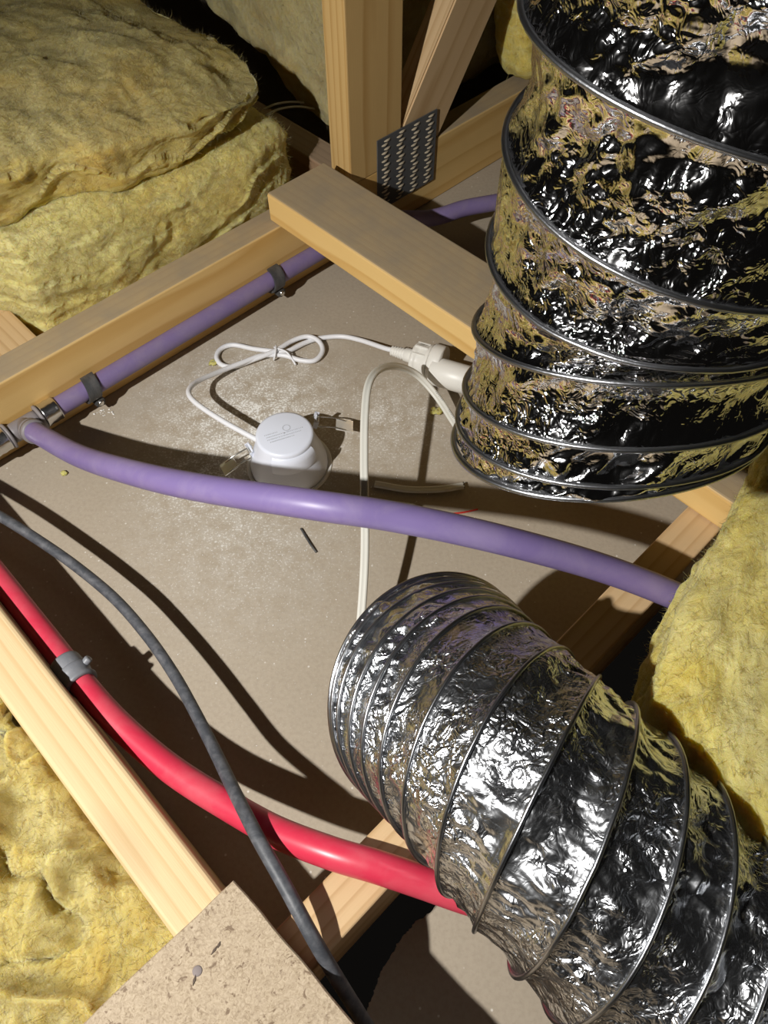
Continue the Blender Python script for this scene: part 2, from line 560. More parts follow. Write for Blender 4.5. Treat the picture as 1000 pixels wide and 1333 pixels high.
def particle_mat():
    m, nt, bs = new_mat('particleboard')
    v = coords(nt)
    mp = nt.nodes.new('ShaderNodeMapping'); mp.inputs['Scale'].default_value = (1, 1, 1)
    nt.links.new(v, mp.inputs[0])
    vo = nd(nt, 'ShaderNodeTexVoronoi', inp={'Scale': 330.0}); nt.links.new(v, vo.inputs['Vector'])
    n = noise(nt, v, 380, 3, 0.65, 1.5)
    c = ramp(nt, n, [(0.28, (0.20, 0.14, 0.08)), (0.45, (0.37, 0.285, 0.185)), (0.68, (0.53, 0.43, 0.30))])
    hsv = nt.nodes.new('ShaderNodeSeparateColor'); nt.links.new(vo.outputs['Color'], hsv.inputs[0])
    c = mixc(nt, math_n(nt, 'MULTIPLY', hsv.outputs[0], 0.4), c, (0.47, 0.375, 0.265))
    dk = ramp(nt, noise(nt, v, 190, 2, 0.6, 0.8), [(0.62, (0, 0, 0)), (0.69, (1, 1, 1))])
    c = mixc(nt, math_n(nt, 'MULTIPLY', dk, 0.8), c, (0.14, 0.085, 0.045))
    nt.links.new(c, bs.inputs['Base Color'])
    bs.inputs['Roughness'].default_value = 0.7
    nt.links.new(bump(nt, n, 0.25, 0.0008), bs.inputs['Normal'])
    return m


M['particle'] = particle_mat()

# ================================================================== STRUCTURE
def plate_board(name, poly, z0, z1, mat):
    n = len(poly)
    V = np.array([[p[0], p[1], z0] for p in poly] + [[p[0], p[1], z1] for p in poly])
    f = [tuple(range(n - 1, -1, -1)), tuple(range(n, 2 * n))] + [(i, (i + 1) % n, n + (i + 1) % n, n + i) for i in range(n)]
    me = raw_mesh(name, V, f, False)
    return link(name, me, mat)


# main ceiling sheet: everything on the far side of the second joist, and the bays beyond the truss
poly = [AB(a, b)[:2] for a, b in ((-1.1, -0.6), (-0.0215, -0.6), (-0.0215, 0.062), (1.7, 0.062), (1.7, 1.9), (-1.1, 1.9))]
ceil = tag(plate_board('ceiling', poly, -0.010, 0.0, M['plaster']), kind='structure')
ceil['label'] = 'grey-brown paper back of the plasterboard ceiling dusted white around the downlight'

# the next sheet, with a broken edge, past the second joist
edge = []
px = [(476, 1330), (481, 1306), (490, 1284), (497, 1262), (512, 1240), (517, 1228), (531, 1213), (540, 1200), (552, 1194), (575, 1172), (640, 1110), (700, 1052), (760, 1000)]
for i in range(len(px) - 1):
    for t in np.linspace(0, 1, 7, endpoint=False):
        u = px[i][0] * (1 - t) + px[i + 1][0] * t + random.uniform(-1.3, 1.3)
        v_ = px[i][1] * (1 - t) + px[i + 1][1] * t + random.uniform(-1.3, 1.3)
        edge.append(P(u, v_, 0.0)[:2])
edge = edge[::-1]
poly2 = list(edge) + [P(470, 1500)[:2], AB(-0.1, -0.8)[:2], AB(1.4, -0.8)[:2], AB(1.4, 0.03)[:2], AB(0.42, 0.03)[:2]]
c2 = tag(plate_board('ceiling', poly2, -0.010, 0.0, M['plaster']), kind='structure')
c2['label'] = 'broken-edged plasterboard sheet under the lower foil duct'

# ------------------------------------------------------------------ truss: chord, post, brace, nail plate
JW = 0.036
truss = thing('roof_truss', 'pine roof truss with purple pipe clipped along its bottom chord', 'truss', tuple(AB(-0.6, 0.668)))
timber('bottom_chord', 2.0, JW, 0.09, AB(-0.6, 0.65), TH, M['wood_dusty'], truss, seed=1)
pz = 0.0905
# the post stands on the chord
post = timber('web_post', 0.75, JW, 0.088, AB(0.665, 0.650, pz), 0, M['wood_warm'], truss, seed=2, rot=None)
mrot = Matrix((( 0, BX[0], -AX[0]), (0, BX[1], -AX[1]), (1, 0, 0)))
post.rotation_euler = mrot.to_euler()
# leaning web beside it
el = math.radians(55)
dx = AX * math.cos(el) + np.array([0, 0, math.sin(el)])
dzv = np.cross(dx, BX)
mrot = Matrix(((dx[0], BX[0], dzv[0]), (dx[1], BX[1], dzv[1]), (dx[2], BX[2], dzv[2])))
o = AB(0.733, 0.6505, 0.0905) - dx * 0.0
import bmesh


def brace_mesh():
    """web with its foot cut to sit on the chord and against the post"""
    w = 0.078
    # outline in the (a, z) plane of the truss
    n = np.array([-math.sin(el), math.cos(el)]); d = np.array([math.cos(el), math.sin(el)])
    r0 = np.array([0.735, 0.0905])
    l_at = r0 + n * w
    t = (0.6665 - l_at[0]) / d[0]
    pl = l_at + d * t
    pts = [r0, r0 + d * 0.8, r0 + d * 0.8 + n * w, pl, (0.6665, 0.0905)]
    V = []; 
    for b in (0.6505, 0.6505 + JW - 0.001):
        V += [AB(p[0], b, p[1]) for p in pts]
    k = len(pts)
    f = [tuple(range(k)), tuple(range(2 * k - 1, k - 1, -1))] + [(i, k + i, k + (i + 1) % k, (i + 1) % k) for i in range(k)]
    return np.array(V), f


V, f = brace_mesh()
loc = AB(0.735, 0.6505, 0.0905)
R = np.column_stack([dx, BX, dzv])
Vl = (V - loc) @ R
me = raw_mesh('web_brace', Vl, f, False)
bm = bmesh.new(); bm.from_mesh(me); bmesh.ops.bevel(bm, geom=list(bm.edges), offset=0.0022, segments=2, affect='EDGES'); bmesh.ops.recalc_face_normals(bm, faces=bm.faces); bm.to_mesh(me); bm.free()
br = link('web_brace', me, M['wood_brown'], truss, loc=loc)
br.rotation_euler = mrot.to_euler()

# nail plate on the near face
npl, f = box_vf((0.621, 0.6478, 0.034), (0.727, 0.6492, 0.131), AX, BX, np.array([0, 0, 1.0]))
plate = mesh_obj('nail_plate', npl, f, M['galv'], truss, smooth=False)
slots = []
for c in range(4):
    ac = 0.6345 + c * 0.0262
    for r in range(9):
        z = 0.0400 + r * 0.0105 + 0.0008 * (c % 2)
        for s in (0, 1):
            a0 = ac - 0.0066 + 0.0042 * s
            zz = z + s * 0.0044 - 0.0022
            # a tooth punched out of the sheet: small curled tongue, tilted
            V = []
            for q in np.linspace(0, 1, 5):
                half = 0.0017 * math.sin(math.pi * (0.12 + 0.76 * q))
                for hh in (-half, half):
                    V.append(AB(a0 + q * 0.0095, 0.6476 - 0.0014 * math.sin(q * 2.4), zz + hh + q * 0.0012))
            V = np.array(V)
            ff = [(2 * i, 2 * i + 1, 2 * i + 3, 2 * i + 2) for i in range(4)]
            slots.append((V, ff))
V, f = join(slots)
so = mesh_obj('plate_teeth', V, f, M['galv_tooth'], plate, smooth=False)
so['kind'] = 'stuff'

# ------------------------------------------------------------------ joists
def joist(name, a0, b0, length, along, w, h, z0, mat, label, cat='joist', seed=0, bev=0.0022):
    """along 'a' or 'b' (towards -b)"""
    if along == 'a':
        o = timber(name, length, w, h, AB(a0, b0, z0), TH, mat, seed=seed, bev=bev)
    else:   # local X towards -b, local Y towards +a
        o = timber(name, length, w, h, AB(a0, b0, z0), TH - math.pi / 2, mat, seed=seed, bev=bev)
    return tag(o, label, cat)


joist('ceiling_joist', -0.0205, 0.055, 1.5, 'a', JW - 0.002, 0.09, 0.0, M['wood_brown'],
      'pine ceiling joist passing under both the purple and red pipes by the lower duct', seed=4)
joist('ceiling_joist', -0.061, 0.6485, 1.1, 'b', 0.039, 0.09, 0.0, M['wood_pale'],
      'pale pine joist beside the red pipe, its end under the particleboard', seed=5, bev=0.004)
joist('strongback_timber', 0.461, 0.664, 0.66, 'b', 0.089, 0.0365, 0.0905, M['wood_dusty'],
      'dusty pine plank laid flat across the joists behind the upper duct', 'timber', seed=6, bev=0.003)
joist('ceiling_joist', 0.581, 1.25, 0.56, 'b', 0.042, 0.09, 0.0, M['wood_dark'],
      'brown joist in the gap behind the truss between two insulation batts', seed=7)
joist('timber_block', 0.118, 0.758, 0.071, 'b', 0.045, 0.085, 0.0, M['wood_brown'],
      'short pine block end poking out under the big batt at the left edge', 'timber', seed=8)
joist('ceiling_batten', 0.14, 0.0535, 0.6, 'b', 0.035, 0.02, -0.031, M['wood_brown'],
      'brown batten under the broken plasterboard edge beside the lower duct', 'timber', seed=9)

# ------------------------------------------------------------------ particleboard
def particle_sheet():
    V = []
    c = np.array([-0.012, 0.126]); th2 = math.radians(0.8)
    e1 = np.array([-1, 0.01]); e2 = np.array([0.03, -1.0])
    outline = []
    n = 40
    for i in range(n): outline.append(c + e1 * 0.55 * (1 - i / n) + np.array([0, random.uniform(-.0004, .0004)]))
    for i in range(n): outline.append(c + e2 * 0.5 * (i / n) + np.array([random.uniform(-.0005, .0005), 0]))
    outline.append(c + e2 * 0.5)
    outline.append(c + e2 * 0.5 + e1 * 0.55)
    z0, z1 = 0.0905, 0.1095
    k = len(outline)
    for z, ins in ((z0, 0), (z1 - 0.001, 0), (z1, 0.0008)):
        for q in outline: V.append(AB(q[0] - ins * (1 if q[0] > -0.3 else -1), q[1] - ins * (1 if q[1] > -0.1 else -1), z))
    V = np.array(V)
    f = [tuple(range(k - 1, -1, -1)), tuple(range(2 * k, 3 * k))]
    for l in range(2):
        f += [(l * k + i, l * k + (i + 1) % k, (l + 1) * k + (i + 1) % k, (l + 1) * k + i) for i in range(k)]
    return V, f


pb = thing('particleboard_sheet', 'corner of a particleboard sheet lying over the joist end', 'board', tuple(AB(-0.05, 0.1, 0.0905)))
V, f = particle_sheet()
mesh_obj('board_panel', V, f, M['particle'], pb, smooth=False)
# nail head sunk in the sheet with a torn chip
ctr = P(257, 1264, 0.1095)
V, f = lathe([(0.0001, 0.0004), (0.0024, 0.0004), (0.0031, 0.0001), (0.0031, -0.003)], ctr, (0, 0, 1), 14)
mesh_obj('nail_head', V, f, plain('dull_nail', (0.24, 0.20, 0.19), 0.7), pb)
for (u, v_, l, an) in ((253, 1276, 0.006, 1.4), (279, 1237, 0.006, 1.0), (285, 1230, 0.004, 1.3)):
    q = P(u, v_, 0.1096)
    d = np.array([math.cos(an), math.sin(an), 0]); nn = np.array([-d[1], d[0], 0])
    V = np.array([q - d * l / 2, q + nn * 0.0008, q + d * l / 2, q - nn * 0.0008]) 
    V = np.vstack([V, V + [0, 0, 0.0005]])
    mesh_obj('splinter', V, [(0, 1, 2, 3), (7, 6, 5, 4), (0, 4, 5, 1), (1, 5, 6, 2), (2, 6, 7, 3), (3, 7, 4, 0)], plain('splinter', (0.10, 0.07, 0.05), 0.8), pb, smooth=False)

# ================================================================== INSULATION
def cube_grid(nu, nv, nw):
    """closed box surface on [0,1]^3 as welded quads"""
    idx = {}; V = []; Fq = []
    def vid(i, j, k):
        key = (i, j, k)
        if key not in idx:
            idx[key] = len(V); V.append((i / nu, j / nv, k / nw))
        return idx[key]
    for i in range(nu):
        for j in range(nv):
            Fq.append((vid(i, j, 0), vid(i, j + 1, 0), vid(i + 1, j + 1, 0), vid(i + 1, j, 0)))
            Fq.append((vid(i, j, nw), vid(i + 1, j, nw), vid(i + 1, j + 1, nw), vid(i, j + 1, nw)))
    for i in range(nu):
        for k in range(nw):
            Fq.append((vid(i, 0, k), vid(i + 1, 0, k), vid(i + 1, 0, k + 1), vid(i, 0, k + 1)))
            Fq.append((vid(i, nv, k), vid(i, nv, k + 1), vid(i + 1, nv, k + 1), vid(i + 1, nv, k)))
    for j in range(nv):
        for k in range(nw):
            Fq.append((vid(0, j, k), vid(0, j, k + 1), vid(0, j + 1, k + 1), vid(0, j + 1, k)))
            Fq.append((vid(nu, j, k), vid(nu, j + 1, k), vid(nu, j + 1, k + 1), vid(nu, j, k + 1)))
    return np.array(V), np.array(Fq)


def vnormals(V, Fq):
    n = np.cross(V[Fq[:, 2]] - V[Fq[:, 0]], V[Fq[:, 3]] - V[Fq[:, 1]])
    N = np.zeros_like(V)
    for c in range(4): np.add.at(N, Fq[:, c], n)
    return N / (np.linalg.norm(N, axis=1)[:, None] + 1e-12)


def batt(name, label, fmap, res, mat, amp=0.012, lump=0.015, rnd=0.35, seed=0, fib=30000, fl=(0.005, 0.020), keep=None, layer=0.006, group=None, freq=1.0, tear=0.002, fine=0.0035, foldk=0.4, ledge=0.005, clamp=None):
    """fmap: (n,3) in [0,1]^3 -> world"""
    U, Fq = cube_grid(*res)
    # round the box: pull the corners in
    c = U * 2 - 1
    q = np.abs(c)
    p = 2.0 / rnd if rnd > 0 else 50
    nrm = (q ** p).sum(1) ** (1 / p)
    c2 = c / np.maximum(nrm, 1e-6)[:, None] * q.max(1)[:, None]
    Vw = fmap((c2 + 1) / 2)
    N = vnormals(Vw, Fq)
    base = Vw * freq
    wv = np.column_stack([fbm(base * 10 + 5 * k, seed + 30 + k, 2) - 0.5 for k in range(3)])
    wb_ = base + wv * 0.10
    d = (fbm(base * 7, seed, 3) - 0.5) * 2 * lump
    d += (fbm(wb_ * np.array([20, 20, 34]), seed + 10, 3, 0.45) - 0.5) * 2 * amp
    fold = ridged(wb_ * np.array([15, 15, 20]) + 3, seed + 50)
    d += (fold ** 2 - 0.4) * amp * foldk
    led = (wb_[:, 2] * 26 + 2.6 * fbm(base * 8, seed + 71, 2)) % 1.0
    d += (led - 0.5) * ledge * (1 - np.abs(N[:, 2])) * np.clip(2.2 * vnoise(base * 12, seed + 72) - 0.5, 0, 1.4)
    d += (fbm(wb_ * 75, seed + 60, 3, 0.6) - 0.5) * 2 * fine
    lay = wb_ * np.array([6, 6, 60])
    side = 1 - np.abs(N[:, 2])
    d += (fbm(lay, seed + 20, 3) - 0.5) * 2 * layer * (0.15 + 0.85 * side)
    # tears: a few long sharp creases
    cr = ridged(wb_ * np.array([9, 9, 15]), seed + 40)
    d -= np.clip((cr - 0.93) / 0.07, 0, 1) ** 1.5 * tear
    Vw = Vw + N * d[:, None]
    Vw = Vw + N * ((RNG.random(len(Vw)) - 0.5) * 0.0012)[:, None]
    if clamp is not None:
        a_, b_, z_ = clamp(Vw @ AX, Vw @ BX, Vw[:, 2])
        Vw = ABv(a_, b_, z_)
    base_pt = np.array([Vw[:, 0].mean(), Vw[:, 1].mean(), Vw[:, 2].min()])
    t = thing(name, label, 'insulation', tuple(base_pt), group)
    mesh_obj('wool_body', Vw, Fq, mat, t)
    # loose glass fibres standing off the surface
    N = vnormals(Vw, Fq)
    ar = np.linalg.norm(np.cross(Vw[Fq[:, 2]] - Vw[Fq[:, 0]], Vw[Fq[:, 3]] - Vw[Fq[:, 1]]), axis=1)
    cen = Vw[Fq].mean(1)
    if keep is not None:
        ar = ar * keep(cen, N[Fq[:, 0]])
    fi = RNG.choice(len(Fq), fib, p=ar / ar.sum())
    w = RNG.random((fib, 2))
    a, b, c_, d_ = (Vw[Fq[fi, k]] for k in range(4))
    pt = (a * (1 - w[:, :1]) + b * w[:, :1]) * (1 - w[:, 1:]) + (d_ * (1 - w[:, :1]) + c_ * w[:, :1]) * w[:, 1:]
    nn = N[Fq[fi, 0]]
    rd = RNG.normal(size=(fib, 3))
    rd -= nn * (rd * nn).sum(1)[:, None]
    rd /= np.linalg.norm(rd, axis=1)[:, None]
    L = (fl[0] + (fl[1] - fl[0]) * RNG.random(fib) ** 2)[:, None]
    lift = np.where(RNG.random(fib) < 0.12, 0.4 + 0.5 * RNG.random(fib), 0.04 + 0.4 * RNG.random(fib) ** 3)[:, None]
    d1 = rd * (1 - lift) + nn * lift
    rd2 = RNG.normal(size=(fib, 3)) * 0.5 + rd
    rd2 /= np.linalg.norm(rd2, axis=1)[:, None]
    d2 = rd2 * (1 - lift * 0.6) + nn * lift * 0.6
    sd = np.cross(d1, nn); sd /= (np.linalg.norm(sd, axis=1)[:, None] + 1e-9)
    wd = (0.00007 + 0.00010 * RNG.random(fib))[:, None]
    p0 = pt - nn * 0.0006; p1 = pt + d1 * L * 0.5; p2 = p1 + d2 * L * 0.5
    VV = np.stack([p0 - sd * wd, p0 + sd * wd, p1 + sd * wd, p1 - sd * wd, p2], 1).reshape(-1, 3)
    k = np.arange(fib)[:, None] * 5
    tri = np.vstack([k + [0, 1, 2], k + [0, 2, 3], k + [3, 2, 4]])
    fo = mesh_obj('glass_fibres', VV, tri, mat, t, smooth=True)
    fo['kind'] = 'stuff'
    return t


def lin(x, pts):
    xs, ys = zip(*pts)
    return np.interp(x, xs, ys)


def ABv(a, b, z):
    return a[:, None] * AX + b[:, None] * BX + np.column_stack([0 * z, 0 * z, z])


# lower batt of the left-hand pile: its front face stands behind the chord
def f_lower(U):
    a = -0.45 + U[:, 0] * (0.548 + 0.45)
    front = lin(a, [(-0.45, 0.768), (0.150, 0.768), (0.185, 0.700), (0.52, 0.697)])
    b = front + U[:, 1] * (1.22 - front)
    top = 0.170 + 0.010 * np.sin(a * 7 + 1)
    return ABv(a, b, 0.004 + U[:, 2] * top)


batt('insulation_batt', 'pale yellow batt at the bottom of the left pile, behind the purple pipe', f_lower, (240, 70, 60), M['wool_pale'],
     amp=0.007, lump=0.010, rnd=0.14, seed=3, clamp=lambda a, b, z: (a, np.maximum(b, 0.6885), np.clip(z, 0.001, 1)), fib=60000, layer=0.003,
     keep=lambda c, n: ((c @ BX < 0.80) | (c @ AX > 0.45)).astype(float) * (c[:, 2] > 0.05))


# upper, dustier batt folded over it
def f_upper(U):
    a = -0.45 + U[:, 0] * (0.548 + 0.45)
    front = lin(a, [(-0.45, 0.735), (0.1, 0.730), (0.25, 0.722), (0.33, 0.706), (0.55, 0.700)]) + (1 - U[:, 2]) * 0.012
    b = front + U[:, 1] * (1.20 - front)
    fall = np.clip((b - front) / 0.12, 0, 1)
    top = 0.060 + 0.018 * fall + 0.012 * np.sin(a * 8 + 0.5) + 0.02 * np.clip((0.35 - a) / 0.5, 0, 1)
    top = top - 0.02 * np.clip((a - 0.42) / 0.12, 0, 1)
    return ABv(a, b, 0.168 + U[:, 2] * top)


batt('insulation_batt', 'dusty golden batt lying on top of the left pile', f_upper, (240, 130, 36), M['wool_gold'],
     ledge=0.012, foldk=0.6, fine=0.0024, amp=0.008, lump=0.015, rnd=0.24, seed=8, fib=80000, layer=0.004, keep=lambda c, n: (n[:, 2] > -0.3).astype(float))


# batt standing behind the post
def f_back(U):
    b = 0.735 + U[:, 1] * 0.9
    left = lin(b, [(0.7, 0.668), (0.9, 0.675), (1.1, 0.69), (1.6, 0.72)]) + 0.05 * (U[:, 2] - 0.3)
    a = left + U[:, 0] * (1.35 - left)
    z0 = lin(b, [(0.7, 0.045), (0.8, 0.055), (0.92, 0.10), (1.07, 0.115), (1.6, 0.14)])
    return ABv(a, b, z0 + U[:, 2] * 0.36)


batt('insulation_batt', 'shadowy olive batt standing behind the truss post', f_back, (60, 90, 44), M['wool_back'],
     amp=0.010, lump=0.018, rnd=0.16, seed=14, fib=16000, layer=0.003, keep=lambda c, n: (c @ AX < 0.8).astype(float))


# batt slumped over the chord right of the brace
def f_right_back(U):
    a = 0.865 + U[:, 0] * 0.5
    b = 0.640 + U[:, 1] * 0.06 + 0.02 * (1 - U[:, 2]) * U[:, 1]
    a = a + 0.07 * U[:, 2]
    z = lin(a, [(0.86, 0.105), (0.92, 0.098), (1.4, 0.098)]) + U[:, 2] * 0.30
    return ABv(a, b - 0.035 * np.clip(0.35 - U[:, 2], 0, 1) * 2, z)


batt('insulation_batt', 'yellow batt edge slumped over the truss chord behind the upper duct', f_right_back, (60, 24, 50), M['wool_lemon'],
     amp=0.009, lump=0.012, rnd=0.35, seed=21, fib=12000, layer=0.002)


# big batt over the second joist on the right
def f_right(U):
    a0 = 0.185
    a = a0 + U[:, 0] * (1.15 - a0)
    left = lin(a, [(0.185, 0.004), (0.20, 0.010), (0.24, 0.020), (0.30, 0.030), (0.335, 0.036), (0.42, 0.052), (0.5, 0.070), (0.7, 0.10), (1.2, 0.13)])
    b = left - (1 - U[:, 1]) * (0.48 + left)
    # the end turns away from the lens to the lower right
    a = a - (1 - U[:, 0]) ** 4 * np.clip(left - b, 0, 0.3) * 0.35
    z = 0.132 + U[:, 2] * (0.085 + 0.05 * np.clip(left - b, 0, 0.3))
    return ABv(a, b, z)


batt('insulation_batt', 'bright yellow batt with a ragged edge right of the lower duct', f_right, (230, 130, 32), M['wool_lemon'],
     ledge=0.003, foldk=0.2, amp=0.0055, lump=0.008, rnd=0.22, seed=27, fib=60000, layer=0.002, fl=(0.004, 0.014), keep=lambda c, n: (c @ AX < 0.75) * (c @ BX > -0.3) * 1.0)


# torn batt filling the bay at the lower left
def f_ll(U):
    a = -0.52 + U[:, 0] * (0.52 - 0.0655)
    b = -0.12 + U[:, 1] * 0.755
    pile = 0.068 - 0.02 * U[:, 0]
    return ABv(a, b, 0.003 + U[:, 2] * pile)


ll = batt('insulation_batt', 'torn rumpled yellow batt beside the pale joist and particleboard', f_ll, (170, 260, 10), M['wool_rumpled'],
     amp=0.021, lump=0.020, rnd=0.10, seed=36, clamp=lambda a, b, z: (np.minimum(a, -0.0625), np.minimum(b, 0.646), np.maximum(z, 0.001)), fib=60000, layer=0.002, freq=1.5, tear=0.014, foldk=1.5, ledge=0.0, keep=lambda c, n: (n[:, 2] > 0) * 1.0)
ll_z = 0.09


# ================================================================== PIPES
PR = 0.0105
cb = 0.65 - PR - 0.0012          # axis of the pipe clipped to the chord
cz = 0.036
tee_a = 0.098
tee = AB(tee_a, cb, cz)


def ppath(lst):
    return [P(*q) for q in lst]


run = [AB(tee_a + 0.026, cb, cz), AB(0.2, cb, cz), AB(0.35, cb, cz), AB(0.5, cb, cz), AB(0.60, cb - 0.004, cz)] + \
      ppath([(560, 284, .040), (605, 271, .042), (652, 262, .040), (720, 246, .032), (800, 225, .03)])
tag(tube('purple_pipe', run, PR, M['purple_dusty'], n=160), 'dusty purple water pipe clipped along the side of the truss chord', 'pipe')
run = [AB(tee_a - 0.026, cb, cz), AB(-0.05, cb, cz), AB(-0.3, cb, cz)]
tag(tube('purple_pipe', run, PR, M['purple_dusty'], n=30), 'stub of purple pipe left of the tee at the picture edge', 'pipe')
branch_px = [(62, 573, .055), (100, 592, .095), (160, 612, .145), (250, 633, .19), (400, 656, .225), (520, 674, .220), (650, 702, .203), (780, 738, .172), (880, 776, .145), (960, 815, .118), (1060, 870, .10)]
b0 = P(62, 573, .055)
d_br = P(100, 592, .095) - tee; d_br /= np.linalg.norm(d_br)
tag(tube('purple_pipe', [tee + d_br * 0.021, tee + d_br * 0.035] + ppath(branch_px[1:]), PR, M['purple'], n=200, m=28), 'clean purple pipe arching from the tee across the ceiling to the right batt', 'pipe')

# tee fitting
tf = thing('pipe_tee', 'grey plastic tee with shiny crimp rings joining the purple pipes', 'fitting', tuple(tee - [0, 0, 0.015]))
d_br = P(100, 592, .095) - tee; d_br /= np.linalg.norm(d_br)
parts = [lathe([(0.001, -0.017), (0.0098, -0.017), (0.0105, -0.012), (0.0105, 0.012), (0.0098, 0.017), (0.001, 0.017)], tee, AX, 24),
         lathe([(0.0105, 0.0), (0.0105, 0.016), (0.0125, 0.017), (0.0125, 0.022), (0.0108, 0.0225), (0.0108, 0.024)], tee, d_br, 24),
         lathe([(0.0105, 0.016), (0.0142, 0.017), (0.0142, 0.0195), (0.0105, 0.020)], tee, AX, 24),
         lathe([(0.0105, -0.016), (0.0142, -0.017), (0.0142, -0.0195), (0.0105, -0.020)], tee, AX, 24)]
V, f = join(parts)
mesh_obj('tee_body', V, f, M['fitting_grey'], tf)
for s in (1, -1):
    V, f = lathe([(PR, 0.0205 * s), (0.0128, 0.0205 * s), (0.0132, 0.022 * s), (0.0126, 0.026 * s), (0.0132, 0.030 * s), (0.0126, 0.034 * s), (0.0132, 0.037 * s), (0.0128, 0.0385 * s), (PR, 0.0385 * s)], tee, AX, 32)
    mesh_obj('crimp_ring', V, f, M['steel'], tf)
V, f = lathe([(PR, 0.0225), (0.0126, 0.0227), (0.0126, 0.030), (PR, 0.0305)], tee, d_br, 28)
mesh_obj('collar', V, f, M['fitting_grey'], tf)


def saddle(a, label):
    """plastic saddle strap over the pipe on the chord face, tilted screw lug below"""
    c = AB(a, cb, cz)
    up = np.array([0, 0, 1.0]); out = -BX
    t = thing('pipe_clip', label, 'clip', tuple(c - up * 0.028), 'black saddle clips on the purple pipe')
    # strap profile in the plane (out, up)
    an = np.radians(np.linspace(118, -100, 26))
    r1, r2 = PR + 0.0008, PR + 0.0036
    ring_in = [c + r1 * (math.cos(q) * out + math.sin(q) * up) for q in an]
    ring_out = [c + r2 * (math.cos(q) * out + math.sin(q) * up) for q in an]
    skew = AX * 0.004
    V = []; n = len(an)
    w = 0.0075
    for i in range(n):
        k = (i / (n - 1) - 0.5)
        for side in (-1, 1):
            V.append(ring_in[i] + AX * w * side - skew * k * 2)
            V.append(ring_out[i] + AX * w * side - skew * k * 2)
    f = []
    for i in range(n - 1):
        a0, b0_ = i * 4, (i + 1) * 4
        f += [(a0 + 1, a0 + 3, b0_ + 3, b0_ + 1), (a0 + 2, a0, b0_, b0_ + 2), (a0, a0 + 1, b0_ + 1, b0_), (a0 + 3, a0 + 2, b0_ + 2, b0_ + 3)]
    f += [(0, 2, 3, 1), ((n - 1) * 4 + 1, (n - 1) * 4 + 3, (n - 1) * 4 + 2, (n - 1) * 4)]
    mesh_obj('strap', np.array(V), f, M['black_clip'], t, smooth=False)
    # lug with screw
    lc = c - up * 0.0165 + out * 0.006 + AX * 0.002
    Vb, fb = lathe([(0.0005, 0.004), (0.0058, 0.004), (0.0062, 0.003), (0.0062, -0.0105)], lc, out, 20)
    mesh_obj('lug', Vb, fb, M['black_clip'], t)
    Vs, fs = lathe([(0.0003, 0.0068), (0.0012, 0.0069), (0.0028, 0.0064), (0.0033, 0.0052), (0.0033, 0.0038)], lc, out, 16)
    mesh_obj('screw_head', Vs, fs, M['spring_steel'], t)
    return t


saddle(0.176, 'black saddle clip on the purple pipe nearest the tee')
saddle(0.435, 'black saddle clip on the purple pipe next to the flat plank')

# red pipe along the pale joist, then over the second joist
ja = -0.0205
rb = ja + 0.0155
red = [AB(-0.0110, b_, .062) for b_ in (0.64, 0.54, 0.46, 0.40, 0.349)] + ppath([ (140, 928, .063), (190, 975, .064), (240, 1013, .068), (300, 1050, .078), (360, 1083, .090), (430, 1110, .102), (490, 1128, .1035), (550, 1148, .0985), (620, 1172, .090), (700, 1190, .075), (800, 1210, .05)])
tag(tube('red_pipe', red, PR, M['red'], n=200, m=28), 'red water pipe curving from the pale joist to the lower duct', 'pipe')

# its grey clip
cl = thing('pipe_clip', 'grey plastic clip holding the red pipe to the pale joist', 'clip', tuple(P(100, 880, .04)))
c0 = P(86, 866, .0625); c1 = P(116, 902, .0635)
dr = c1 - c0; dr /= np.linalg.norm(dr)
V, f = lathe([(PR, 0.0), (PR + 0.0022, 0.0), (PR + 0.0026, 0.002), (PR + 0.0026, 0.012), (PR + 0.0022, 0.0135), (PR, 0.0135)], c0 - dr * 0.003, dr, 32)
mesh_obj('clip_sleeve', V, f, M['grey_clip'], cl)
V, f = lathe([(PR, 0.0125), (PR + 0.0036, 0.0125), (PR + 0.0040, 0.0135), (PR + 0.003, 0.018), (PR + 0.0022, 0.0215), (PR + 0.0036, 0.0245), (PR + 0.0032, 0.0265), (PR, 0.0265)], c0 - dr * 0.003, dr, 32)
mesh_obj('clip_band', V, f, M['grey_clip'], cl)
q = c0 + dr * 0.0135 + np.cross(dr, [0, 0, 1.0]) * -0.0
sv = np.cross([0, 0, 1.0], dr); sv /= np.linalg.norm(sv)
lo = c0 + dr * 0.0125 + sv * (PR + 0.0035) + np.array([0, 0, 0.006])
V, f = lathe([(0.0004, 0.003), (0.0030, 0.003), (0.0034, 0.002), (0.0034, -0.003)], lo, sv + np.array([0, 0, 0.5]), 14)
mesh_obj('clip_lug', V, f, M['grey_clip'], cl)

# ================================================================== CABLES
dark = [(-120, 610, .075), (-50, 645, .066), (0, 672, .060), (50, 703, .055), (100, 738, .052), (150, 780, .051), (192, 828, .052), (226, 877, .056), (253, 925, .062), (280, 978, .071), (304, 1028, .090), (321, 1062, .103), (338, 1095, .110), (372, 1155, .112), (410, 1225, .104), (455, 1300, .075), (500, 1370, .045), (560, 1460, .02)]
tag(tube('black_cable', ppath(dark), 0.0048, M['black_cable'], n=200, m=18), 'black cable curving over the red pipe down past the particleboard', 'cable')


